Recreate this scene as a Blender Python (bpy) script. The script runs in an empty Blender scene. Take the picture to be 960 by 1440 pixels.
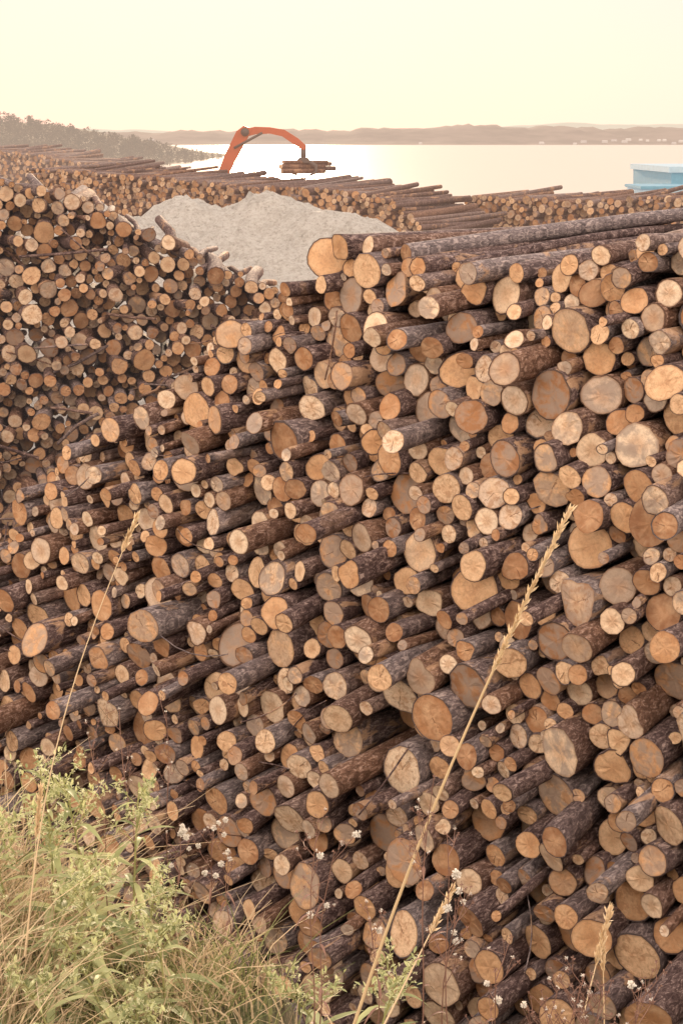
import bpy, math, numpy as np
from mathutils import Vector, Matrix
rng=np.random.default_rng(11)
sc=bpy.context.scene
H=8.0   # eye height above the yard; world z = rel z + H
# ---------------------------------------------------------------- node helpers
def newmat(name):
    m=bpy.data.materials.new(name); m.use_nodes=True
    nt=m.node_tree; nt.nodes.clear(); return m,nt
class N:
    def __init__(s,nt): s.nt=nt
    def n(s,t,**kw):
        x=s.nt.nodes.new(t)
        for k,v in kw.items():
            setattr(x,k,v)
        return x
    def l(s,a,b): s.nt.links.new(a,b)
    def math(s,op,a,b=None,c=None,clamp=False):
        x=s.nt.nodes.new('ShaderNodeMath'); x.operation=op; x.use_clamp=clamp
        for i,v in enumerate([a,b,c]):
            if v is None: continue
            if isinstance(v,(int,float)): x.inputs[i].default_value=v
            else: s.l(v,x.inputs[i])
        return x.outputs[0]
    def mix(s,f,a,b,bt='MIX'):
        x=s.nt.nodes.new('ShaderNodeMix'); x.data_type='RGBA'; x.blend_type=bt
        for i,v in ((0,f),(6,a),(7,b)):
            if isinstance(v,(int,float)): x.inputs[i].default_value=v
            elif isinstance(v,tuple): x.inputs[i].default_value=(*v[:3],1)
            else: s.l(v,x.inputs[i])
        return x.outputs[2]
    def ramp(s,f,stops):
        x=s.nt.nodes.new('ShaderNodeValToRGB'); e=x.color_ramp.elements
        while len(e)<len(stops): e.new(0.5)
        for i,(p,c) in enumerate(stops):
            e[i].position=p; e[i].color=(*c,1) if isinstance(c,tuple) else (c,c,c,1)
        s.l(f,x.inputs[0]); return x.outputs[0]
    def noise(s,vec,scale,detail=4,rough=.55,dist=0):
        x=s.nt.nodes.new('ShaderNodeTexNoise'); x.inputs['Scale'].default_value=scale
        x.inputs['Detail'].default_value=detail; x.inputs['Roughness'].default_value=rough
        x.inputs['Distortion'].default_value=dist
        if vec is not None: s.l(vec,x.inputs['Vector'])
        return x.outputs[0]
    def bump(s,h,strength,dist):
        x=s.nt.nodes.new('ShaderNodeBump'); x.inputs['Strength'].default_value=strength
        x.inputs['Distance'].default_value=dist; s.l(h,x.inputs['Height']); return x.outputs[0]
    def out(s,col,rough=.8,bump=None,spec=.3,haze=None,transl=None,metal=0):
        p=s.nt.nodes.new('ShaderNodeBsdfPrincipled'); o=s.nt.nodes.new('ShaderNodeOutputMaterial')
        if isinstance(col,tuple): p.inputs['Base Color'].default_value=(*col,1)
        else: s.l(col,p.inputs['Base Color'])
        if isinstance(rough,(int,float)): p.inputs['Roughness'].default_value=rough
        else: s.l(rough,p.inputs['Roughness'])
        p.inputs['Specular IOR Level'].default_value=spec; p.inputs['Metallic'].default_value=metal
        if bump is not None: s.l(bump,p.inputs['Normal'])
        last=p.outputs[0]
        if transl:
            t=s.nt.nodes.new('ShaderNodeBsdfTranslucent')
            if isinstance(col,tuple): t.inputs[0].default_value=(*col,1)
            else: s.l(col,t.inputs[0])
            m=s.nt.nodes.new('ShaderNodeMixShader'); m.inputs[0].default_value=transl
            s.l(last,m.inputs[1]); s.l(t.outputs[0],m.inputs[2]); last=m.outputs[0]
        if haze:  # aerial haze put into the material as a fixed share of emission
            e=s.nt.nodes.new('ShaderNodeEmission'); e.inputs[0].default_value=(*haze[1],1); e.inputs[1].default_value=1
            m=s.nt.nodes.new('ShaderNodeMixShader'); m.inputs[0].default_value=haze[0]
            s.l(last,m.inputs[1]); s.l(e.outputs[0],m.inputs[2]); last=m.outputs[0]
        s.l(last,o.inputs[0]); return p

def mat_bark(name,haze=None,detail=True,dark=1.0):
    m,nt=newmat(name); g=N(nt)
    uv=g.n('ShaderNodeUVMap',uv_map='UVMap').outputs[0]
    at=g.n('ShaderNodeAttribute',attribute_name='lr'); sep=g.n('ShaderNodeSeparateColor'); g.l(at.outputs['Color'],sep.inputs[0])
    mp=g.n('ShaderNodeMapping'); mp.inputs['Scale'].default_value=(1,.38,1); g.l(uv,mp.inputs[0]); v=mp.outputs[0]
    n1=g.noise(v,34,5,.7,1.2); n2=g.noise(v,6,4,.65,.6)
    n4=g.noise(uv,70,3,.6)
    base=g.ramp(n1,[(.28,(.024,.015,.016)),(.44,(.075,.047,.046)),(.56,(.155,.105,.10)),(.72,(.40,.30,.28))])
    red=g.ramp(n1,[(.28,(.045,.023,.016)),(.5,(.175,.095,.063)),(.72,(.48,.30,.21))])
    grey=g.ramp(n1,[(.28,(.045,.038,.041)),(.5,(.185,.15,.155)),(.72,(.54,.47,.46))])
    f1=g.ramp(sep.outputs[0],[(.6,0.0),(.85,.85)])
    f2=g.ramp(sep.outputs[1],[(.6,0.0),(.88,.9)])
    c=g.mix(f1,base,red); c=g.mix(f2,c,grey)
    fl=g.ramp(g.math('ADD',g.math('MULTIPLY',n4,.5),g.math('MULTIPLY',n1,.5)),[(.54,0.0),(.61,.65)])
    c=g.mix(fl,c,(.46,.35,.31))
    pk=g.math('MULTIPLY',g.ramp(n2,[(.55,0.0),(.61,1.0)]),g.ramp(sep.outputs[2],[(.35,0.0),(.65,1.0)]))
    c=g.mix(g.math('MULTIPLY',pk,.8),c,g.mix(n1,(.26,.14,.085),(.70,.47,.30)))
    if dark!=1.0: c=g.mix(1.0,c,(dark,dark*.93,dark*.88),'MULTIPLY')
    h=g.math('ADD',g.math('MULTIPLY',n2,.5),g.math('ADD',g.math('MULTIPLY',n1,1.0),g.math('MULTIPLY',n4,.35)))
    g.out(c,.85,g.bump(h,1.0,.014) if detail else None,.2,haze)
    return m
def mat_cut(name,haze=None,detail=True,dark=1.0,tint=(1,.95,.9)):
    m,nt=newmat(name); g=N(nt)
    uv=g.n('ShaderNodeUVMap',uv_map='UVMap').outputs[0]
    at=g.n('ShaderNodeAttribute',attribute_name='lr'); sep=g.n('ShaderNodeSeparateColor'); g.l(at.outputs['Color'],sep.inputs[0])
    cu=g.n('ShaderNodeAttribute',attribute_name='cn'); cs=g.n('ShaderNodeSeparateColor'); g.l(cu.outputs['Color'],cs.inputs[0])
    tc=g.n('ShaderNodeTexCoord').outputs['Object']
    n1=g.noise(tc,10,4,.6,.4); n2=g.noise(tc,55,4,.7); n3=g.noise(tc,22,3,.6,.8)
    pal=g.ramp(sep.outputs[0],[(0,(.26,.125,.065)),(.16,(.47,.235,.115)),(.38,(.66,.38,.20)),(.60,(.78,.53,.33)),(.8,(.86,.70,.53)),(.92,(.68,.54,.43)),(1,(.38,.28,.22))])
    c=g.mix(g.ramp(n1,[(.40,0.0),(.7,.45)]),pal,(.84,.62,.41))
    c=g.mix(g.ramp(cs.outputs[0],[(.25,.5),(.62,0.0)]),c,g.mix(sep.outputs[1],(.42,.20,.09),(.76,.50,.31)))
    if detail:
        ln=g.n('ShaderNodeVectorMath',operation='LENGTH'); g.l(uv,ln.inputs[0])
        rr=g.math('ADD',ln.outputs['Value'],g.math('MULTIPLY',n1,.03))
        ring=g.math('SINE',g.math('MULTIPLY',rr,700.0))
        c=g.mix(g.math('MULTIPLY',g.math('ADD',ring,1.0),.10),c,(.38,.19,.10))
    c=g.mix(g.ramp(n2,[(.46,0.0),(.75,.5)]),c,(.29,.17,.10))
    c=g.mix(g.math('MULTIPLY',g.ramp(n3,[(.50,0.0),(.62,.6)]),g.ramp(sep.outputs[1],[(.3,0.0),(.7,1.0)])),c,(.37,.19,.10))
    c=g.mix(g.math('MULTIPLY',g.ramp(n1,[(.40,0.0),(.54,.7)]),g.ramp(sep.outputs[2],[(.62,0.0),(.80,1.0)])),c,(.32,.26,.23))
    if detail:
        sx=g.n('ShaderNodeSeparateXYZ'); g.l(uv,sx.inputs[0])
        ang=g.math('ARCTAN2',sx.outputs[1],sx.outputs[0])
        aw=g.math('ADD',g.math('ADD',g.math('MULTIPLY',ang,.5),g.math('MULTIPLY',sep.outputs[2],40.0)),g.math('MULTIPLY',n2,.5))
        ck=g.math('LESS_THAN',g.math('MULTIPLY',g.math('ABSOLUTE',g.math('SINE',aw)),ln.outputs['Value']),.0016)
        ck=g.math('MULTIPLY',ck,g.math('GREATER_THAN',sep.outputs[1],.80))
        ck=g.math('MULTIPLY',ck,g.math('LESS_THAN',cs.outputs[0],.82))
        c=g.mix(g.math('MULTIPLY',ck,.7),c,(.12,.06,.035))
    c=g.mix(g.ramp(cs.outputs[0],[(.88,0.0),(1.0,.55)]),c,(.26,.13,.07))
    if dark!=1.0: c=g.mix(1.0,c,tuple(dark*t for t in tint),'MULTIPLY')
    g.out(c,.8,g.bump(n2,.4,.005) if detail else None,.2,haze)
    return m

# ---------------------------------------------------------------- mesh helpers
def raw_mesh(name,verts,faces_list,mats,uvs=None,attrs=None,parent=None):
    me=bpy.data.meshes.new(name); me.vertices.add(len(verts)); me.vertices.foreach_set('co',np.asarray(verts,np.float32).ravel())
    vi=np.concatenate([f[0].ravel() for f in faces_list]); me.loops.add(len(vi)); me.loops.foreach_set('vertex_index',vi.astype(np.int32))
    tot=np.concatenate([np.full(len(f[0]),f[0].shape[1]) for f in faces_list]); st=np.concatenate([[0],np.cumsum(tot)[:-1]])
    me.polygons.add(len(tot)); me.polygons.foreach_set('loop_start',st.astype(np.int32))
    me.polygons.foreach_set('material_index',np.concatenate([np.full(len(f[0]),f[1]) for f in faces_list]).astype(np.int32))
    me.polygons.foreach_set('use_smooth',np.concatenate([np.full(len(f[0]),f[2]) for f in faces_list]).astype(bool))
    for m in mats: me.materials.append(m)
    if uvs is not None:
        ul=me.uv_layers.new(name='UVMap'); ul.data.foreach_set('uv',np.asarray(uvs,np.float32)[vi].ravel())
    for k,a in (attrs or {}).items():
        at=me.attributes.new(k,'FLOAT_COLOR','POINT'); b=np.ones((len(verts),4),np.float32); b[:,:a.shape[1]]=a; at.data.foreach_set('color',b.ravel())
    me.update(calc_edges=True); me.validate()
    ob=bpy.data.objects.new(name,me); sc.collection.objects.link(ob)
    if parent: ob.parent=parent
    return ob

def build_logs(name,P,A,r,L,mats,seg=20,nr=8,irr=1.0):
    n=len(P); P=np.array(P,float); A=np.array(A,float); r=np.array(r,float); L=np.array(L,float)
    A/=np.linalg.norm(A,axis=1)[:,None]; Z=np.array([0,0,1.]); S=np.cross(A,Z); S/=np.linalg.norm(S,axis=1)[:,None]; U=np.cross(S,A)
    th=np.arange(seg)/seg*2*np.pi
    def rv(lo,hi): return rng.uniform(lo,hi,n)[:,None]
    flare=(rng.random(n)<.12)[:,None]*irr
    prof=1+irr*(rv(0,.08)*np.cos(2*th+rv(0,6.3))+rv(0,.035)*np.cos(3*th+rv(0,6.3))+rv(0,.018)*np.cos(5*th+rv(0,6.3))+rv(0,.012)*np.cos(8*th+rv(0,6.3)))
    prof=prof+flare*(rv(.03,.10)*np.cos(3*th+rv(0,6.3))+rv(.02,.07)*np.cos(4*th+rv(0,6.3)))
    s=np.concatenate([[0,.03],np.linspace(.12,1,nr-2)**1.15]); s[-1]=1
    taper=1-.14*s[None,:]*rv(.3,1.3)
    rad=r[:,None,None]*prof[:,None,:]*taper[:,:,None]*(1+irr*rng.normal(0,.022,(n,nr,seg)))
    rad*= (1+ (rv(0,.10)*irr)[:,:,None]*np.exp(-s*14)[None,:,None])
    bow=4*s*(1-s); bx=rng.normal(0,.035,n)[:,None]*bow*irr; by=rng.normal(0,.025,n)[:,None]*bow*irr
    t1=rng.normal(0,.18,n)[:,None]; t2=rng.normal(0,.18,n)[:,None]
    ct=np.cos(th);st_=np.sin(th)
    along=np.broadcast_to((s[None,:]*L[:,None])[:,:,None],(n,nr,seg)).copy()
    tilt=(t1*ct+t2*st_)*r[:,None]
    along[:,0,:]+=tilt; along[:,1,:]+=tilt
    X=rad*ct+bx[:,:,None]; Y=rad*st_+by[:,:,None]
    V=P[:,None,None,:]+X[...,None]*S[:,None,None,:]+Y[...,None]*U[:,None,None,:]+along[...,None]*A[:,None,None,:]
    bt=np.where(rng.random(n)<.15,.99,rng.uniform(.91,.975,n))[:,None]
    inr=rad[:,0,:]*bt; ina=tilt*bt-rng.uniform(-.004,.006,n)[:,None]
    Xi=inr*ct; Yi=inr*st_
    VI=P[:,None,:]+Xi[...,None]*S[:,None,:]+Yi[...,None]*U[:,None,:]+ina[...,None]*A[:,None,:]
    Xm=Xi*.5; Ym=Yi*.5; am=ina*.5+rng.normal(0,.002,(n,seg))*irr
    VM=P[:,None,:]+Xm[...,None]*S[:,None,:]+Ym[...,None]*U[:,None,:]+am[...,None]*A[:,None,:]
    C0=P; C1=P+A*L[:,None]
    per=nr*seg+2*seg+2
    allv=np.concatenate([V.reshape(n,-1,3),VI,VM,C0[:,None],C1[:,None]],axis=1)
    off=(np.arange(n)*per)[:,None]
    i=np.arange(seg); j=(i+1)%seg
    q=[]
    for k in range(nr-1): q.append(np.stack([k*seg+i,k*seg+j,(k+1)*seg+j,(k+1)*seg+i],1))
    side=np.concatenate(q)
    b=nr*seg
    ann=np.stack([b+i,b+j,j,i],1)
    w1=np.stack([b+seg+i,b+seg+j,b+j,b+i],1)
    w2=np.stack([np.full(seg,b+2*seg),b+seg+j,b+seg+i],1)
    bk=np.stack([np.full(seg,b+2*seg+1),(nr-1)*seg+i,(nr-1)*seg+j],1)
    def ex(f): return (f[None]+off[:,:,None]).reshape(-1,f.shape[1])
    uo=rng.uniform(0,50,(n,2))
    un=np.zeros((n,per,2)); 
    un[:,:nr*seg,0]=(np.abs(th-np.pi)[None,None,:]*r[:,None,None]*np.ones((1,nr,1))).reshape(n,-1)+uo[:,:1]
    un[:,:nr*seg,1]=(s[None,:,None]*L[:,None,None]*np.ones((1,1,seg))).reshape(n,-1)+uo[:,1:]
    un[:,b:b+seg,0]=Xi;un[:,b:b+seg,1]=Yi; un[:,b+seg:b+2*seg,0]=Xm;un[:,b+seg:b+2*seg,1]=Ym
    cn=np.zeros((n,per,1)); cn[:,:b+seg]=1; cn[:,b+seg:b+2*seg]=.5
    lr=np.broadcast_to(rng.random((n,1,3)),(n,per,3))
    fl=[(ex(side)[:,::-1],0,True),(ex(ann)[:,::-1],0,False),(ex(w1)[:,::-1],1,False),(ex(w2)[:,::-1],1,False),(ex(bk)[:,::-1],1,False)]
    return raw_mesh(name,allv.reshape(-1,3),fl,mats,un.reshape(-1,2),{'lr':lr.reshape(-1,3),'cn':np.repeat(cn.reshape(-1,1),3,1)})

def pack(q0,q1,prof,zb,rf,K=40,dx=.01,maxn=9000):
    n=int((q1-q0)/dx); h=np.full(n,zb); tq=np.interp(q0+np.arange(n)*dx,[p[0] for p in prof],[p[1] for p in prof])
    out=[]; fails=0
    while fails<80 and len(out)<maxn:
        r=rf(); w=int(r/dx); offs=np.arange(-w,w+1); pr=np.sqrt(np.maximum(r*r-(offs*dx)**2,0))
        c=rng.integers(w,n-w,K); zc=(h[c[:,None]+offs]+pr).max(1); k=np.argmin(zc-tq[c]); c0=c[k]
        cc=np.clip(c0+np.arange(-10,11),w,n-w-1); zz=(h[cc[:,None]+offs]+pr).max(1); k=np.argmin(zz); c0=cc[k]; z=zz[k]
        if z+.3*r>tq[c0]: fails+=1; continue
        fails=0; h[c0-w:c0+w+1]=np.maximum(h[c0-w:c0+w+1],z+pr); out.append((q0+c0*dx,z,r))
    return np.array(out)

def stack(name,az,q0,q1,prof,tfun,rf,Lf,mats,seg,nr,jt,jy,jp,dx=.01,K=40,irr=1.0,extra=None):
    c=pack(q0,q1,prof,-8.0,rf,K,dx); a=math.radians(az); n=len(c)
    Q=np.array([math.cos(a),-math.sin(a),0]); A=np.array([math.sin(a),math.cos(a),0])
    t=tfun(c[:,0],c[:,1])+jt(n)
    P=c[:,:1]*Q+t[:,None]*A; P[:,2]=c[:,1]+H
    ya=a+rng.normal(0,math.radians(jy),n); pa=rng.normal(0,math.radians(jp),n)
    AA=np.stack([np.sin(ya)*np.cos(pa),np.cos(ya)*np.cos(pa),np.sin(pa)],1)
    r=c[:,2]; L=Lf(n)
    if extra is not None:
        eP,eA,er,eL=extra(P,AA,r); P=np.vstack([P,eP]);AA=np.vstack([AA,eA]);r=np.concatenate([r,er]);L=np.concatenate([L,eL])
    print(name,len(P))
    return build_logs(name,P,AA,r,L,mats,seg,nr,irr)

bark=mat_bark('bark'); cut=mat_cut('cut_wood')
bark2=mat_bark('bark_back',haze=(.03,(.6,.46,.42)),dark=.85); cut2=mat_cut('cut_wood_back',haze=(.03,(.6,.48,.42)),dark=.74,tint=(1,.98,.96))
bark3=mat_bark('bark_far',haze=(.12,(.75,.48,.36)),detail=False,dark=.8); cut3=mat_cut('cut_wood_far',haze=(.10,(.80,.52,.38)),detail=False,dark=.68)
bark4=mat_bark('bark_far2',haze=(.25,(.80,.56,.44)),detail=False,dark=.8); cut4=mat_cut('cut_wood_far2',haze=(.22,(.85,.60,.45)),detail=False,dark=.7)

# ---- main pile
AZ=37; a0=math.radians(AZ)
crest=[(-4.9,12.1,-8),(-4.3,12.6,-6.0),(-3.6,12.9,-4.7),(-3.08,12.95,-3.65),(-2.73,12.91,-3.05),(-2.3,12.71,-2.6),(-1.61,12.26,-2.2),(-1.04,12.07,-1.58),(-.62,11.79,-1.32),(.02,11.47,-.70),(.86,10.66,-.88),(1.41,10.18,-.82),(2.15,9.66,-.56),(3.0,8.9,-.5),(4,7.8,-1),(5,5.3,-4),(5.4,2.9,-8)]
prof=[(math.cos(a0)*x-math.sin(a0)*y,z) for x,y,z in crest]
def rf1():
    if rng.random()<.25: return float(rng.uniform(.030,.045))
    return float(np.clip(rng.lognormal(math.log(.067),.36),.031,.155))
def jt1(n):
    j=rng.uniform(-.17,.17,n); k=rng.random(n); j[k<.13]-=rng.uniform(.1,.45,(k<.13).sum()); k=rng.random(n); j[k<.10]+=rng.uniform(.1,.4,(k<.10).sum()); return j
def extra_branches(P,A,r):
    m=60; i=rng.integers(0,len(P),m); p=P[i]+rng.normal(0,.05,(m,3))-A[i]*.12
    a=rng.normal(0,1,(m,3)); a[:,2]*=.5; return p,a,rng.uniform(.003,.007,m),rng.uniform(.3,.6,m)
def face(a,C,Lz,K):
    # rows of log ends on the plane y = C + Lz*z - K*x
    s,c=math.sin(a),math.cos(a)
    return lambda q,z:(C+Lz*z-K*c*q+s*q)/(c+K*s)
stack('log_pile',AZ,prof[0][0],prof[-1][0],prof,face(a0,11.9,.52,.9),rf1,lambda n:rng.uniform(4.4,5.3,n),[bark,cut],18,7,jt1,2.8,1.7,extra=extra_branches)
# ---- pile behind, left
ap=math.radians(-11)
def q2(x,y=18.0): return math.cos(ap)*x-math.sin(ap)*y
prof2=[(q2(-13),-1.0),(q2(-9),-.6),(q2(-6),-.45),(q2(-4.05),-.47),(q2(-3.2),-.60),(q2(-2.38),-1.0),(q2(-1.54),-1.40),(q2(-.69),-1.78),(q2(.2),-2.1),(q2(1.4),-3.6),(q2(2.6),-8)]
rf2=lambda: float(np.clip(rng.lognormal(math.log(.057),.32),.03,.12))
def ex2(P,A,r):
    ok=np.where(P[:,2]<H-1.3)[0]; m=420; i=rng.choice(ok,m); p=P[i]+rng.normal(0,.1,(m,3))-A[i]*.2
    a=rng.normal(0,1,(m,3)); a[:,2]*=.5; a[:,1]=-abs(a[:,1])*.4; return p,a,rng.uniform(.008,.026,m),rng.uniform(.4,1.1,m)
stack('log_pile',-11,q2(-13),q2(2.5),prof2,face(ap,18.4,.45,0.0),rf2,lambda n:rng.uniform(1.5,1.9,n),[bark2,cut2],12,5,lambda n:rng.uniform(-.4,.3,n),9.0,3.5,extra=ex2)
# ---- distant stacks
rf3=lambda: float(np.clip(rng.lognormal(math.log(.085),.25),.055,.15))
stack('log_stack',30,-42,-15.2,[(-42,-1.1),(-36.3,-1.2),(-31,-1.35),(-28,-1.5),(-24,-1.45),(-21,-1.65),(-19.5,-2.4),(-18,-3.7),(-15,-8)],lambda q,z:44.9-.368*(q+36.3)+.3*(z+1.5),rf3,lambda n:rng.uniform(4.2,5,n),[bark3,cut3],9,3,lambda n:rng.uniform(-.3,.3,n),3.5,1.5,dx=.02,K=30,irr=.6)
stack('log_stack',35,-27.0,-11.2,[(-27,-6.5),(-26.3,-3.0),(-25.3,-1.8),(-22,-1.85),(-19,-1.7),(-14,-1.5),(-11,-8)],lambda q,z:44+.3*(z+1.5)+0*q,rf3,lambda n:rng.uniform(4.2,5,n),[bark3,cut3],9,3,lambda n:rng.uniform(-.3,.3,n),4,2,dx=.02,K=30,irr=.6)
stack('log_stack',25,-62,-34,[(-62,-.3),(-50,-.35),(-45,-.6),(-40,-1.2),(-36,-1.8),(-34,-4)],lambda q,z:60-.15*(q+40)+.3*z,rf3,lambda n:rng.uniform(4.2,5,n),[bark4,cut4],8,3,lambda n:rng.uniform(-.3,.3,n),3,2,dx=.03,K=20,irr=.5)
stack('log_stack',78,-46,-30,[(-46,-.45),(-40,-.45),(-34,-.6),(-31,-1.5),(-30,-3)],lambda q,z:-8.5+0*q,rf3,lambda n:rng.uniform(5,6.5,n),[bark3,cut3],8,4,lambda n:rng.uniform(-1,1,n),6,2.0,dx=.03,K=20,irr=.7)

# ---------------------------------------------------------------- ground
def grid(name,xs,ys,zf,mat,smooth=True):
    X,Y=np.meshgrid(xs,ys); Zv=zf(X,Y); v=np.stack([X,Y,Zv],-1).reshape(-1,3); nx=len(xs); ny=len(ys)
    i=(np.arange(ny-1)[:,None]*nx+np.arange(nx-1)[None]).ravel()
    return raw_mesh(name,v,[(np.stack([i,i+1,i+1+nx,i+nx],1),0,smooth)],[mat])
m,nt=newmat('yard_ground'); g=N(nt); tc=g.n('ShaderNodeTexCoord').outputs['Object']
n1=g.noise(tc,.4,6,.6); n2=g.noise(tc,12,5,.7)
c=g.mix(n1,(.16,.12,.09),(.26,.20,.15)); c=g.mix(g.ramp(n2,[(.5,0.0),(.7,.6)]),c,(.36,.28,.2))
g.out(c,.9,g.bump(n2,.5,.05)); mground=m
def zg(X,Y):
    shore=np.where(X<-25,120+(-25-X)*4.2,112)+6*np.sin(X*.05)
    z=np.where(Y>shore,-np.minimum((Y-shore)*.12,4),0.0)
    return z
xs=np.concatenate([np.linspace(-4000,-300,8),np.linspace(-250,250,80),np.linspace(300,4000,8)])
ys=np.concatenate([np.linspace(-400,0,8),np.linspace(10,700,110),np.linspace(800,6000,8)])
grid('ground',xs,ys,zg,mground)
def sm(x,a,b):
    t=np.clip((x-a)/(b-a),0,1); return t*t*(3-2*t)
def zbank(X,Y):
    X=np.asarray(X,float);Y=np.asarray(Y,float)
    ye=3.35-1.1*sm(X,-.35,.35)+.12*np.sin(X*5)
    z=H-1.62-.1*np.clip(Y,-3,None)-np.maximum(Y-ye,0)*1.65
    z=z+.03*np.sin(X*7+Y*3)+.03*np.sin(Y*9-X*4)
    return np.maximum(z,-.3)
m,nt=newmat('bank_soil'); g=N(nt); tc=g.n('ShaderNodeTexCoord').outputs['Object']
n1=g.noise(tc,6,5,.6); n2=g.noise(tc,60,4,.7)
c=g.mix(g.ramp(n1,[(.4,0.0),(.6,1.0)]),(.10,.075,.045),(.09,.10,.035)); c=g.mix(g.ramp(n2,[(.5,0.0),(.7,.6)]),c,(.26,.2,.12))
g.out(c,.95,g.bump(n2,.8,.03)); mbank=m
grid('grassy_bank',np.linspace(-30,30,240),np.linspace(-12,8,160),zbank,mbank)
# water
m,nt=newmat('fjord_water'); g=N(nt); tc=g.n('ShaderNodeTexCoord').outputs['Object']
mp=g.n('ShaderNodeMapping'); mp.inputs['Scale'].default_value=(.35,1,1); g.l(tc,mp.inputs[0])
n1=g.noise(mp.outputs[0],.9,5,.6)
p=g.out((.42,.39,.32),.28,g.bump(n1,.3,.25),.6); p.inputs['IOR'].default_value=1.33
grid('water',np.array([-6000,-1000,0,1000,6000.]),np.array([60,500,1500,6500.]),lambda X,Y:X*0-.55,m)

# wood chip mound
m,nt=newmat('wood_chips'); g=N(nt); tc=g.n('ShaderNodeTexCoord').outputs['Object']
n1=g.noise(tc,1.2,5,.6); n2=g.noise(tc,11,5,.85); n3=g.noise(tc,4.5,6,.8)
c=g.mix(n1,(.66,.59,.52),(.84,.77,.70)); c=g.mix(g.ramp(n2,[(.44,0.0),(.58,.9)]),c,(.93,.88,.82)); c=g.mix(g.ramp(n2,[(.34,.85),(.45,0.0)]),c,(.34,.27,.22))
c=g.mix(g.ramp(n3,[(.5,0.0),(.60,.5)]),c,(.54,.46,.39))
g.out(c,.9,g.bump(g.math('ADD',n2,n3),1.0,.2),.2,haze=(.12,(.88,.78,.70))); mchip=m
pk=[(-4.9,29,6.90,.0),(-3.2,31.5,6.93,0),(-1.5,31.0,7.0,0),(-.25,30,6.76,0),(-2.3,26.5,6.05,0),(-4.2,26.3,5.9,0),(.4,32,6.45,0),(-6.5,33,6.75,0),(-9,36,6.3,0)]
def zm(X,Y):
    k=.13; acc=np.zeros(X.shape)
    for x,y,h,_ in pk:
        d=np.hypot(X-x,Y-y); c=h-.62*(np.sqrt(d*d+.5)-.7); acc+=np.exp(np.clip(c,-5,9)/k)
    z=k*np.log(acc+1e-9)-.10
    z+=.10*np.sin(X*1.7+np.sin(Y*1.3)*1.5)*np.cos(Y*1.1+.5*X)+.05*np.sin(X*4.1+Y*2.7)+rng.normal(0,.03,X.shape)
    return np.maximum(z,-.1)
grid('wood_chip_mound',np.linspace(-22,14,300),np.linspace(17,47,240),zm,mchip)

# ---------------------------------------------------------------- far hills, forest, village
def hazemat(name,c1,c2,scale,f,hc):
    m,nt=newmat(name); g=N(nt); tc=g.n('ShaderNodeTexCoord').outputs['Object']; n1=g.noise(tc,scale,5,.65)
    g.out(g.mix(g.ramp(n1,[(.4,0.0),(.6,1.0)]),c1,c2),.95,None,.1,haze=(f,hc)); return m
def fn(x,s,seed):
    r=np.random.default_rng(seed); o=0
    for k in range(6): o=o+np.sin(x*s*2**k+r.uniform(0,6.3))/(1.7**k)
    return o
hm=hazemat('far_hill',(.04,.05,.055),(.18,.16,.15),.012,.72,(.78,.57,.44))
xs=np.linspace(-4500,4500,700); ys=np.linspace(3000,3900,12)
def zh(X,Y):
    e=sm(Y,2990,3500)*(1-.5*sm(Y,3500,3900)); base=28+7*fn(X,.0018,3)+2.2*fn(X,.03,5)+1.2*fn(X,.11,8)
    base=base+8*sm(X,0,1200)
    return -2+np.maximum(base,8)*e*1.05+ .8*fn(X+Y,.2,9)*e
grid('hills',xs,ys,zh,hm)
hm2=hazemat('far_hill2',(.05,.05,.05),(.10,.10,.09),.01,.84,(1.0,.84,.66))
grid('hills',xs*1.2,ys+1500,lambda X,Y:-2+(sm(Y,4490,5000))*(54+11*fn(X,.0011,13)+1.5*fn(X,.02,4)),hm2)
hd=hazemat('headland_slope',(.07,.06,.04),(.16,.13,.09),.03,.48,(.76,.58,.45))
def zhd(X,Y):
    a=sm(-X,62,190)*18*sm(Y,430,600)+sm(-X,55,75)*1.6*sm(Y,480,520)
    return a-1.2+1.2*fn(X,.06,2)*sm(-X,70,100)*.4
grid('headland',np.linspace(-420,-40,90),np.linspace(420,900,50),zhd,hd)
V=[];F=[];k=0
for _ in range(1500):
    x=-rng.uniform(58,330)**1.0; y=rng.uniform(490,760)
    gz=float(zhd(np.array(x),np.array(y)));  hgt=rng.uniform(3.4,5.6)*(.65 if x>-80 else 1); wdt=hgt*rng.uniform(.34,.52); con=rng.random()<.25
    for c in range(50):
        u=rng.random()**.8
        if con: rr=wdt*(1-u)+.15; zz=gz+hgt*(.06+.94*u)
        else: rr=wdt*1.3*math.sqrt(max(0,1-(2*u-1)**2)); zz=gz+hgt*(.12+.85*u)
        an=rng.uniform(0,6.3); q=rr*rng.uniform(.3,.95); cx=x+q*math.cos(an); cy=y+q*math.sin(an); s=rng.uniform(.4,.8)*hgt*.14
        d=rng.normal(0,1,(3,3))*s; V+= [(cx+d[i,0],cy+d[i,1],zz+d[i,2]*.8) for i in range(3)]; F.append((k,k+1,k+2)); k+=3
    V+=[(x-.2,y,gz-1),(x+.2,y,gz-1),(x,y,gz+hgt*.9)]; F.append((k,k+1,k+2)); k+=3
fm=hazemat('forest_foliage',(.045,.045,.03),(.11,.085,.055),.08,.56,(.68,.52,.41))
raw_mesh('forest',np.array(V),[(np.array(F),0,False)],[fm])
V=[];F4=[];F3=[]
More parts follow.
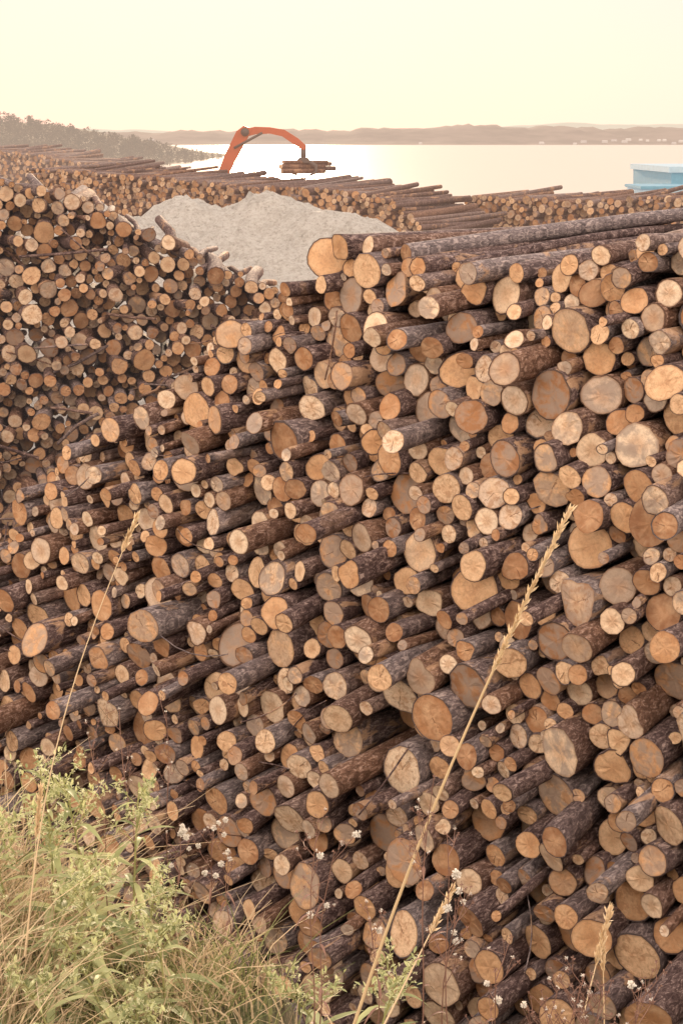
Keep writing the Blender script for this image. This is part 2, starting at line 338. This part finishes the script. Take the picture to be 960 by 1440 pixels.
for i in range(30):
    x=rng.normal(600,120) if i<22 else rng.uniform(-500,1400); y=rng.uniform(2990,3200); z=-1+max(0,(y-2990))*.045; w=rng.uniform(2.5,6);d=4;h=rng.uniform(2,3.5)
    b=len(V); V+=[(x-w,y-d,z),(x+w,y-d,z),(x+w,y+d,z),(x-w,y+d,z),(x-w,y-d,z+h),(x+w,y-d,z+h),(x+w,y+d,z+h),(x-w,y+d,z+h),(x-w,y,z+h+2),(x+w,y,z+h+2)]
    F4+=[(b,b+1,b+5,b+4),(b+1,b+2,b+6,b+5),(b+2,b+3,b+7,b+6),(b+3,b,b+4,b+7),(b+4,b+5,b+9,b+8),(b+6,b+7,b+8,b+9)]; F3+=[(b+5,b+6,b+9),(b+7,b+4,b+8)]
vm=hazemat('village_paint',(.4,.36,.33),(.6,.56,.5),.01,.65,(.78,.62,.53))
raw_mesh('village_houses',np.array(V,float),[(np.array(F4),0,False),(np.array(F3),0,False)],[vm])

# ---------------------------------------------------------------- simple part builders
def simple(name,col,rough=.5,haze=None,metal=0):
    m,nt=newmat(name); g=N(nt); tc=g.n('ShaderNodeTexCoord').outputs['Object']; n1=g.noise(tc,3,5,.65)
    g.out(g.mix(g.ramp(n1,[(.45,0.0),(.75,.5)]),col,tuple(x*.5 for x in col)),rough,None,.4,haze,None,metal); return m
import bmesh
def box(name,c,s,mat,parent,rot=(0,0,0),bev=.03):
    bm=bmesh.new(); bmesh.ops.create_cube(bm,size=1); bmesh.ops.scale(bm,vec=s,verts=bm.verts); bmesh.ops.bevel(bm,geom=bm.edges[:],offset=bev,segments=2,affect='EDGES')
    me=bpy.data.meshes.new(name); bm.to_mesh(me); bm.free(); me.materials.append(mat); o=bpy.data.objects.new(name,me); sc.collection.objects.link(o); o.location=c; o.rotation_euler=rot; o.parent=parent; return o
def tubepath(name,pts,rads,mat,parent=None,seg=8):
    pts=np.array(pts,float); V=[];n=len(pts)
    for i in range(n):
        t=pts[min(i+1,n-1)]-pts[max(i-1,0)]; t/=np.linalg.norm(t)+1e-9; a=np.cross(t,[0,1,0.1]); a/=np.linalg.norm(a)+1e-9; b=np.cross(t,a)
        for k in range(seg): th=2*math.pi*k/seg; V.append(pts[i]+rads[i]*(math.cos(th)*a+math.sin(th)*b))
    F=[(i*seg+k,i*seg+(k+1)%seg,(i+1)*seg+(k+1)%seg,(i+1)*seg+k) for i in range(n-1) for k in range(seg)]
    return raw_mesh(name,np.array(V),[(np.array(F),0,True)],[mat],parent=parent)
def cyl(name,p0,p1,r,mat,parent,seg=20):
    p0=np.array(p0,float);p1=np.array(p1,float);d=(p1-p0);e=d/np.linalg.norm(d)*.001
    return tubepath(name,[p0,p0+e,p1-e,p1],[.001,r,r,.001],mat,parent,seg)
def prism(name,outline,y0,y1,mat,parent):
    n=len(outline); V=[(x,y0,z) for x,z in outline]+[(x,y1,z) for x,z in outline]; bm=bmesh.new(); vs=[bm.verts.new(v) for v in V]
    bm.faces.new(vs[:n][::-1]); bm.faces.new(vs[n:]); 
    for i in range(n): bm.faces.new((vs[i],vs[(i+1)%n],vs[n+(i+1)%n],vs[n+i]))
    bmesh.ops.recalc_face_normals(bm,faces=bm.faces)
    me=bpy.data.meshes.new(name); bm.to_mesh(me); bm.free(); me.materials.append(mat); o=bpy.data.objects.new(name,me); sc.collection.objects.link(o); o.parent=parent; return o
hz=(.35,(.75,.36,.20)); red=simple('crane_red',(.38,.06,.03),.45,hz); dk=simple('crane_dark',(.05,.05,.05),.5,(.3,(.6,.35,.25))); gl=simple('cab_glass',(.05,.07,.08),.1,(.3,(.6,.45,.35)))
E=bpy.data.objects.new('log_loader_crane',None); sc.collection.objects.link(E)
Y=62
box('chassis',(-6.8,Y,1.2),(5,2.4,.7),red,E); box('turntable',(-6.6,Y,1.75),(2,2,.4),dk,E); box('engine_house',(-7.6,Y,2.6),(2.6,2.2,1.3),red,E,bev=.12)
box('cab',(-5.9,Y-.6,2.9),(1.2,1.1,1.7),gl,E,bev=.1); box('cab_roof',(-5.9,Y-.6,3.8),(1.35,1.25,.12),red,E)
for i,x in enumerate((-8.7,-5.0)):
    for j,y in enumerate((Y-1.3,Y+1.3)): cyl(f'wheel_{i*2+j+1}',(x,y-.25,.6),(x,y+.25,.6),.6,dk,E)
prism('main_boom',[(-6.75,2.6),(-6.3,2.5),(-4.98,5.9),(-4.33,7.2),(-3.8,8.1),(-3.62,8.45),(-3.95,8.58),(-4.25,8.36),(-4.75,7.4),(-5.38,5.9)],Y-.16,Y+.16,red,E)
prism('stick_arm',[(-4.0,8.42),(-3.5,8.54),(-2.9,8.52),(-2.3,8.42),(-1.75,8.08),(-1.42,7.78),(-1.5,7.62),(-1.66,7.66),(-1.98,7.88),(-2.4,8.16),(-2.9,8.27),(-3.5,8.24),(-3.85,8.15)],Y-.13,Y+.13,red,E)
cyl('boom_cylinder',(-5.6,Y-.3,3.4),(-4.62,Y-.3,6.6),.07,dk,E,10); cyl('arm_cylinder',(-4.35,Y-.2,7.7),(-3.2,Y-.2,8.3),.05,dk,E,10)
cyl('boom_knuckle',(-3.9,Y-.25,8.33),(-3.9,Y+.25,8.33),.17,dk,E,14)
cyl('grapple_rotator',(-1.55,Y,7.72),(-1.55,Y,7.3),.12,dk,E,10); box('grapple_head',(-1.55,Y,7.22),(.45,.4,.22),dk,E)
for i,sx in enumerate((-1,1)):
    pts=[(-1.55+sx*.18,Y,7.2),(-1.55+sx*.5,Y,7.0),(-1.55+sx*.52,Y,6.75),(-1.55+sx*.2,Y,6.6)]
    tubepath(f'grapple_claw_{i+1}',pts,[.07,.08,.07,.04],dk,E,6)
ob=build_logs('held_logs',[(-2.45,Y-.9,6.98),(-2.3,Y-.7,7.08),(-2.4,Y-1.0,6.8),(-2.2,Y-.6,6.9),(-2.35,Y-.8,7.15)],[(1.75,1.6,-.02)]*5,[.1,.09,.11,.1,.08],[2.4,2.5,2.3,2.6,2.4],[bark3,cut3],10,4); ob.parent=E
E=bpy.data.objects.new('barge',None); sc.collection.objects.link(E); E.location=(1.9,0,-.12)
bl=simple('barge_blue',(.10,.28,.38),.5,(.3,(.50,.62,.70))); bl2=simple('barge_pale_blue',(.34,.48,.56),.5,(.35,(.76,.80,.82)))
prism('hull',[(14.6,6.55),(15.0,-1.0),(30,-1.0),(31,6.55)],76,86,bl,E)
prism('rim',[(14.45,6.85),(14.45,6.56),(31.2,6.56),(31.2,6.85)],75.85,86.15,bl2,E)
box('lower_deck',(13.6,73.5,5.0),(2.6,4.0,1.7),bl2,E); box('deck_edge',(13.6,73.5,5.95),(2.8,4.2,.15),bl,E)
for i in range(8): box(f'hull_rib_{i+1}',(15.6+i*2,75.9,3.2),(.16,.14,6.2),bl2,E)

# ---------------------------------------------------------------- vegetation
def mveg(name,c1,c2,tr=.35,sc_=8):
    m,nt=newmat(name); g=N(nt); tc=g.n('ShaderNodeTexCoord').outputs['Object']; n1=g.noise(tc,sc_,3,.6)
    at=g.n('ShaderNodeAttribute',attribute_name='vr'); s=g.n('ShaderNodeSeparateColor'); g.l(at.outputs['Color'],s.inputs[0])
    f=g.math('ADD',g.math('MULTIPLY',n1,.4),g.math('MULTIPLY',s.outputs[0],.6))
    g.out(g.mix(f,c1,c2),.6,None,.3,None,tr); return m
m_leaf=mveg('goldenrod_leaf',(.09,.13,.04),(.80,.80,.42)); m_stem=mveg('goldenrod_stem',(.26,.28,.10),(.42,.40,.18),.1)
m_gr=mveg('green_grass',(.06,.08,.03),(.38,.38,.17)); m_dry=mveg('dry_grass',(.24,.16,.09),(.88,.72,.50)); m_tan=mveg('straw_stalk',(.62,.46,.26),(.86,.70,.50),.15)
m_red=mveg('dry_stem',(.14,.07,.05),(.34,.20,.155),.1); m_fl=mveg('seed_fluff',(.62,.58,.52),(.85,.82,.78),.4); m_yel=mveg('goldenrod_bud',(.56,.56,.28),(.86,.84,.62),.3)
class VB:
    def __init__(s): s.V=[];s.F=[];s.M=[];s.R=[]
    def ribbon(s,pts,w,mi,side=None,fold=0):
        pts=[np.array(p,float) for p in pts]; n=len(pts); d=pts[-1]-pts[0]
        if side is None: side=np.cross(d,[rng.normal(),rng.normal(),rng.normal()*.3])
        side=side/(np.linalg.norm(side)+1e-9); b=len(s.V); r=rng.random()
        for i in range(n):
            ww=w[i] if hasattr(w,'__len__') else w*(1-i/(n-1))+.0004
            up=np.array([0,0,ww*fold]); s.V+=[pts[i]-side*ww+up,pts[i],pts[i]+side*ww+up]; s.R+=[r]*3
        for i in range(n-1):
            a=b+i*3; s.F+=[(a,a+1,a+4,a+3),(a+1,a+2,a+5,a+4)]; s.M+=[mi]*2
    def tube(s,pts,rad,mi,seg=5):
        pts=np.array(pts,float); n=len(pts); b=len(s.V); r=rng.random()
        for i in range(n):
            t=pts[min(i+1,n-1)]-pts[max(i-1,0)]; t/=np.linalg.norm(t)+1e-9; a=np.cross(t,[.3,1,0.1]); a/=np.linalg.norm(a); c=np.cross(t,a)
            rr=rad[i] if hasattr(rad,'__len__') else rad*(1-.6*i/(n-1))
            for k in range(seg): th=2*math.pi*k/seg; s.V.append(pts[i]+rr*(math.cos(th)*a+math.sin(th)*c)); s.R.append(r)
        for i in range(n-1):
            for k in range(seg): s.F.append((b+i*seg+k,b+i*seg+(k+1)%seg,b+(i+1)*seg+(k+1)%seg,b+(i+1)*seg+k)); s.M.append(mi)
    def leaf(s,p,d,L,w,mi,droop=.4):
        d=np.array(d,float); d/=np.linalg.norm(d); side=np.cross(d,[0,0,1]); pts=[];
        for i in range(6):
            u=i/5; pts.append(np.array(p)+d*L*u+np.array([0,0,-droop*L*u*u]))
        s.ribbon(pts,[w*.25,w*.8,w,w*.85,w*.5,w*.03],mi,side,.35)
    def puff(s,c,r,mi,n=40):
        c=np.array(c,float)
        for _ in range(n):
            d=rng.normal(0,1,3); d/=np.linalg.norm(d); s.ribbon([c+d*r*.1,c+d*r*rng.uniform(.75,1.05)],[r*.05,r*.16],mi,np.cross(d,rng.normal(0,1,3)))
    def obj(s,name,mats):
        b=np.array(s.F); M=np.array(s.M); fl=[(b[M==k],k,True) for k in range(len(mats)) if (M==k).any()]
        return raw_mesh(name,np.array(s.V),fl,mats,None,{'vr':np.repeat(np.array(s.R)[:,None],3,1)})
gb=VB()
def blade(x,y,L,mi,w,lean=.5):
    z=float(zbank(x,y))-.02; an=rng.uniform(0,6.3); k=rng.uniform(.15,lean)*L; dx,dy=math.cos(an),math.sin(an); ph=rng.uniform(1.5,2.6)
    pts=[(x+dx*k*(u**ph),y+dy*k*(u**ph),z+L*u*(1-.28*lean*u*u)) for u in (0,.25,.5,.75,1)]; gb.ribbon(pts,w,mi)
for i in range(12000):
    x=rng.uniform(-1.75,1.4) ; 
    if x>-.25 and rng.random()<.65: x=rng.uniform(-1.3,-.2)
    ye=3.35-1.1*float(sm(x,-.35,.35)); y=rng.uniform(1.9,ye+.9)
    dry=rng.random()<(.85 if x<-.66 else .5)
    Lm=.26 if x<-.1 else .15
    if x<-.62: Lm=.50
    blade(x,y,Lm*rng.uniform(.4,1.15),1 if dry else 0,rng.uniform(.0012,.0032),.9)
for i in range(5000):
    blade(rng.uniform(-9,9),rng.uniform(-3,2.0),rng.uniform(.1,.3),int(rng.random()<.5),.003,.8)
gb.obj('grass',[m_gr,m_dry])
def goldenrod(x,y,h,lean=(0,0)):
    b=VB(); z=float(zbank(x,y))-.02; st=[(x+lean[0]*u*u,y+lean[1]*u*u,z+h*u) for u in np.linspace(0,1,9)]; b.tube(st,.004,1)
    n=int(h*46); a0=rng.uniform(0,6)
    for i in range(n):
        u=.10+.88*i/n; a=a0+i*2.4+rng.normal(0,.3); p=(x+lean[0]*u*u,y+lean[1]*u*u,z+h*u); L=(.225*(1-.62*u))*rng.uniform(.7,1.25)
        b.leaf(p,(math.cos(a),math.sin(a),rng.uniform(.2,.8)),L,L*.064,0,rng.uniform(.2,1.0))
    for k in range(10):
        u=.74+.26*k/10; a=rng.uniform(0,6.3); p=np.array((x+lean[0]*u*u,y+lean[1]*u*u,z+h*u)); L=rng.uniform(.04,.10)*(1.4-u)*1.7; d=np.array([math.cos(a)*.8,math.sin(a)*.8,.9]); q=[p,p+d*L*.5,p+d*L]; b.tube(q,.0014,1,4)
        for j in range(12):
            c=p+d*L*rng.uniform(.45,1.05)+rng.normal(0,.006,3); b.leaf(c,rng.normal(0,1,3)+[0,0,1],.018,.0032,0,.1)
            if j<9: b.puff(c+rng.normal(0,.006,3),.006,2,9)
    b.obj('goldenrod_plant',[m_leaf,m_stem,m_yel])
for x,y,h in [(-.60,3.2,.56),(-.76,3.1,.46),(-.5,3.2,.48),(-.7,2.75,.38),(-.45,3.0,.34),(-.9,3.3,.44),(-.55,2.6,.33),(-.38,2.85,.26),(-.60,2.9,.44),(-.82,2.7,.32),(-.40,2.6,.24),(-1.0,2.9,.38),(.06,2.75,.28),(.12,2.85,.32),(-.02,2.95,.24),(-.70,3.35,.46),(-.56,3.05,.38),(-.66,3.1,.50),(-.48,2.75,.30)]:
    goldenrod(x,y,h*rng.uniform(.92,1.05),(rng.normal(0,.06),rng.normal(0,.03)))
def dried(x,y,h,fluff,lean=(0,0),nb=7):
    b=VB(); z=float(zbank(x,y))-.02; f=lambda u:np.array((x+lean[0]*u*u+.006*math.sin(u*9+x*30),y+lean[1]*u*u,z+h*u)); b.tube([f(u) for u in np.linspace(0,1,10)],.0019,0)
    tips=[f(1)]
    for k in range(nb):
        u=rng.uniform(.6,.97); p=f(u); a=rng.uniform(0,6.3); L=rng.uniform(.03,.09); d=np.array([math.cos(a)*.6,math.sin(a)*.6,.85]); b.tube([p,p+d*L*.5+[0,0,-.004],p+d*L],.001,0,4); tips.append(p+d*L)
        for j in range(2):
            e=rng.normal(0,.5,3); e[2]=abs(e[2])+.4; q=p+d*L*.6; b.tube([q,q+e*.025],.0008,0,4); tips.append(q+e*.025)
    for i,t in enumerate(tips):
        if rng.random()<fluff*.2: b.puff(t,rng.uniform(.006,.010),1,60)
        else:
            b.puff(t,rng.uniform(.003,.0055),0,14)
            if rng.random()<.25: b.puff(t+[0,0,.003],.004,1,14)
    for k in range(8):
        u=rng.uniform(.1,.8); a=rng.uniform(0,6.3); b.leaf(f(u),(math.cos(a),math.sin(a),.2),rng.uniform(.02,.05),.003,0,1.0)
    b.obj('dried_wildflower',[m_red,m_fl])
for x,y,h,fl,ln in [(-.40,3.2,.38,1.6,(.02,0)),(-.33,3.25,.40,1.6,(.03,0)),(-.50,3.3,.68,.1,(-.03,0)),(-.42,3.3,.72,.1,(.0,0)),(-.27,3.2,.32,1.4,(.0,0)),(-.56,3.25,.62,.1,(-.03,0)),
    (-.06,2.6,.64,.6,(.01,0)),(-.05,2.7,.52,.5,(.03,0)),(.13,2.25,.80,.2,(.02,0)),(.17,2.3,.58,.6,(.03,0)),(.19,2.25,.70,.2,(-.02,0)),(.245,2.25,.46,.8,(.02,0)),(.07,2.5,.45,.8,(-.01,0)),
    (.36,2.2,.52,.1,(.04,0)),(.39,2.15,.54,.1,(.03,0)),(.33,2.2,.48,.1,(.03,0)),(.42,2.2,.50,.1,(-.02,0)),(.46,2.2,.52,.2,(.04,0)),(.48,2.15,.46,.1,(.0,0))]:
    dried(x,y,h,fl,ln,16 if x>.29 else 6)
def stalk(p0,p1,bend,head,rad=.0028):
    b=VB(); p0=np.array(p0,float);p1=np.array(p1,float); f=lambda u:p0*(1-u)+p1*u+np.array(bend)*math.sin(math.pi*u)*1.0
    b.tube([f(u) for u in np.linspace(0,1,18)],rad,0,6)
    for i in range(int(head*1300)):
        u=1-head*rng.random(); p=f(u); t=f(min(u+.02,1.02))-f(u-.02); t/=np.linalg.norm(t); d=t+rng.normal(0,.2,3); L=rng.uniform(.012,.022); d/=np.linalg.norm(d); b.ribbon([p,p+d*L*.5,p+d*L],[.0006,.0022,.0002],0,np.cross(d,rng.normal(0,1,3)))
    b.obj('tall_grass_stalk',[m_tan])
stalk((-.03,2.35,H-1.72),(.356,2.25,H-.565),(-.015,0,.03),.26,.0036)
stalk((-.62,2.6,H-1.55),(-.372,2.6,H-.665),(-.035,0,.02),.08,.0018)
stalk((.0,2.4,H-1.75),(.20,2.45,H-1.33),(.0,0,.0),.2,.0026)
stalk((.42,2.45,H-1.75),(.50,2.5,H-1.40),(.0,0,.0),.3,.002)
stalk((.5,2.45,H-1.75),(.49,2.5,H-1.46),(.0,0,.0),.2,.0018)
for k in range(6):
    x=rng.uniform(-1,-.7); stalk((x,2.8,H-2.0),(x+rng.normal(.02,.07),2.8,H-1.2-rng.random()*.2),(0,0,0),.15,.0014)

# ---------------------------------------------------------------- sky, sun, camera
SUN_EL=math.radians(6); SUN_AZ=math.radians(-2.5)
w=bpy.data.worlds.new('World'); sc.world=w; w.use_nodes=True; nt=w.node_tree; nt.nodes.clear(); g=N(nt)
sky=g.n('ShaderNodeTexSky',sky_type='NISHITA',sun_disc=False,sun_elevation=SUN_EL,sun_rotation=SUN_AZ,air_density=1.0,dust_density=2.0,ozone_density=1.0)
b1=g.n('ShaderNodeBackground'); b1.inputs[1].default_value=.05; g.l(g.mix(1.0,sky.outputs[0],(.24,.09,.08),'MULTIPLY'),b1.inputs[0])
tc=g.n('ShaderNodeTexCoord').outputs['Generated']; sx=g.n('ShaderNodeSeparateXYZ'); g.l(tc,sx.inputs[0])
veil=g.ramp(sx.outputs[2],[(0.0,(.615,.555,.455)),(.05,(.615,.56,.475)),(.11,(.60,.55,.50)),(.35,(.75,.69,.64)),(1.0,(.85,.79,.77))])
# added warm fill: veil brightened behind the viewer to light the log ends
bk=g.ramp(g.math('ADD',g.math('MULTIPLY',sx.outputs[1],.5),.5),[(.0,1.0),(.42,.60),(.64,0.0)])
veil=g.mix(bk,veil,(1.88,1.52,1.22))
# thin grey cloud bands low over the fjord
mp=g.n('ShaderNodeMapping'); mp.inputs['Scale'].default_value=(1,1,14); mp.inputs['Location'].default_value=(.65,0,.2); g.l(tc,mp.inputs[0]); cn=g.noise(mp.outputs[0],4.5,4,.5)
band=g.ramp(sx.outputs[2],[(.092,0.0),(.099,1.0),(.125,1.0),(.15,0.0)])
cm=g.math('MULTIPLY',g.ramp(cn,[(.46,0.0),(.54,1.0)]),band)
veil=g.mix(g.math('MULTIPLY',cm,.9),veil,(.33,.31,.305))
b2=g.n('ShaderNodeBackground'); b2.inputs[1].default_value=1.6; g.l(veil,b2.inputs[0])
ad=g.n('ShaderNodeAddShader'); g.l(b1.outputs[0],ad.inputs[0]); g.l(b2.outputs[0],ad.inputs[1]); o=g.n('ShaderNodeOutputWorld'); g.l(ad.outputs[0],o.inputs[0])
ld=bpy.data.lights.new('sun','SUN'); ld.energy=5.0; ld.angle=math.radians(.5); ld.color=(1,.76,.52); lo=bpy.data.objects.new('sun',ld); sc.collection.objects.link(lo)
d=Vector((math.sin(SUN_AZ)*math.cos(SUN_EL),math.cos(SUN_AZ)*math.cos(SUN_EL),math.sin(SUN_EL))); lo.rotation_euler=d.to_track_quat('Z','Y').to_euler(); lo.location=(0,0,40)
cd=bpy.data.cameras.new('camera'); cd.sensor_fit='VERTICAL'; cd.sensor_height=36; cd.lens=52; cd.clip_end=20000; cd.clip_start=.05
co=bpy.data.objects.new('camera',cd); sc.collection.objects.link(co); co.location=(0,0,H); co.rotation_euler=(math.radians(90-14.1),0,0); sc.camera=co
sc.view_settings.view_transform='Standard'; sc.view_settings.look='None'; sc.view_settings.exposure=0
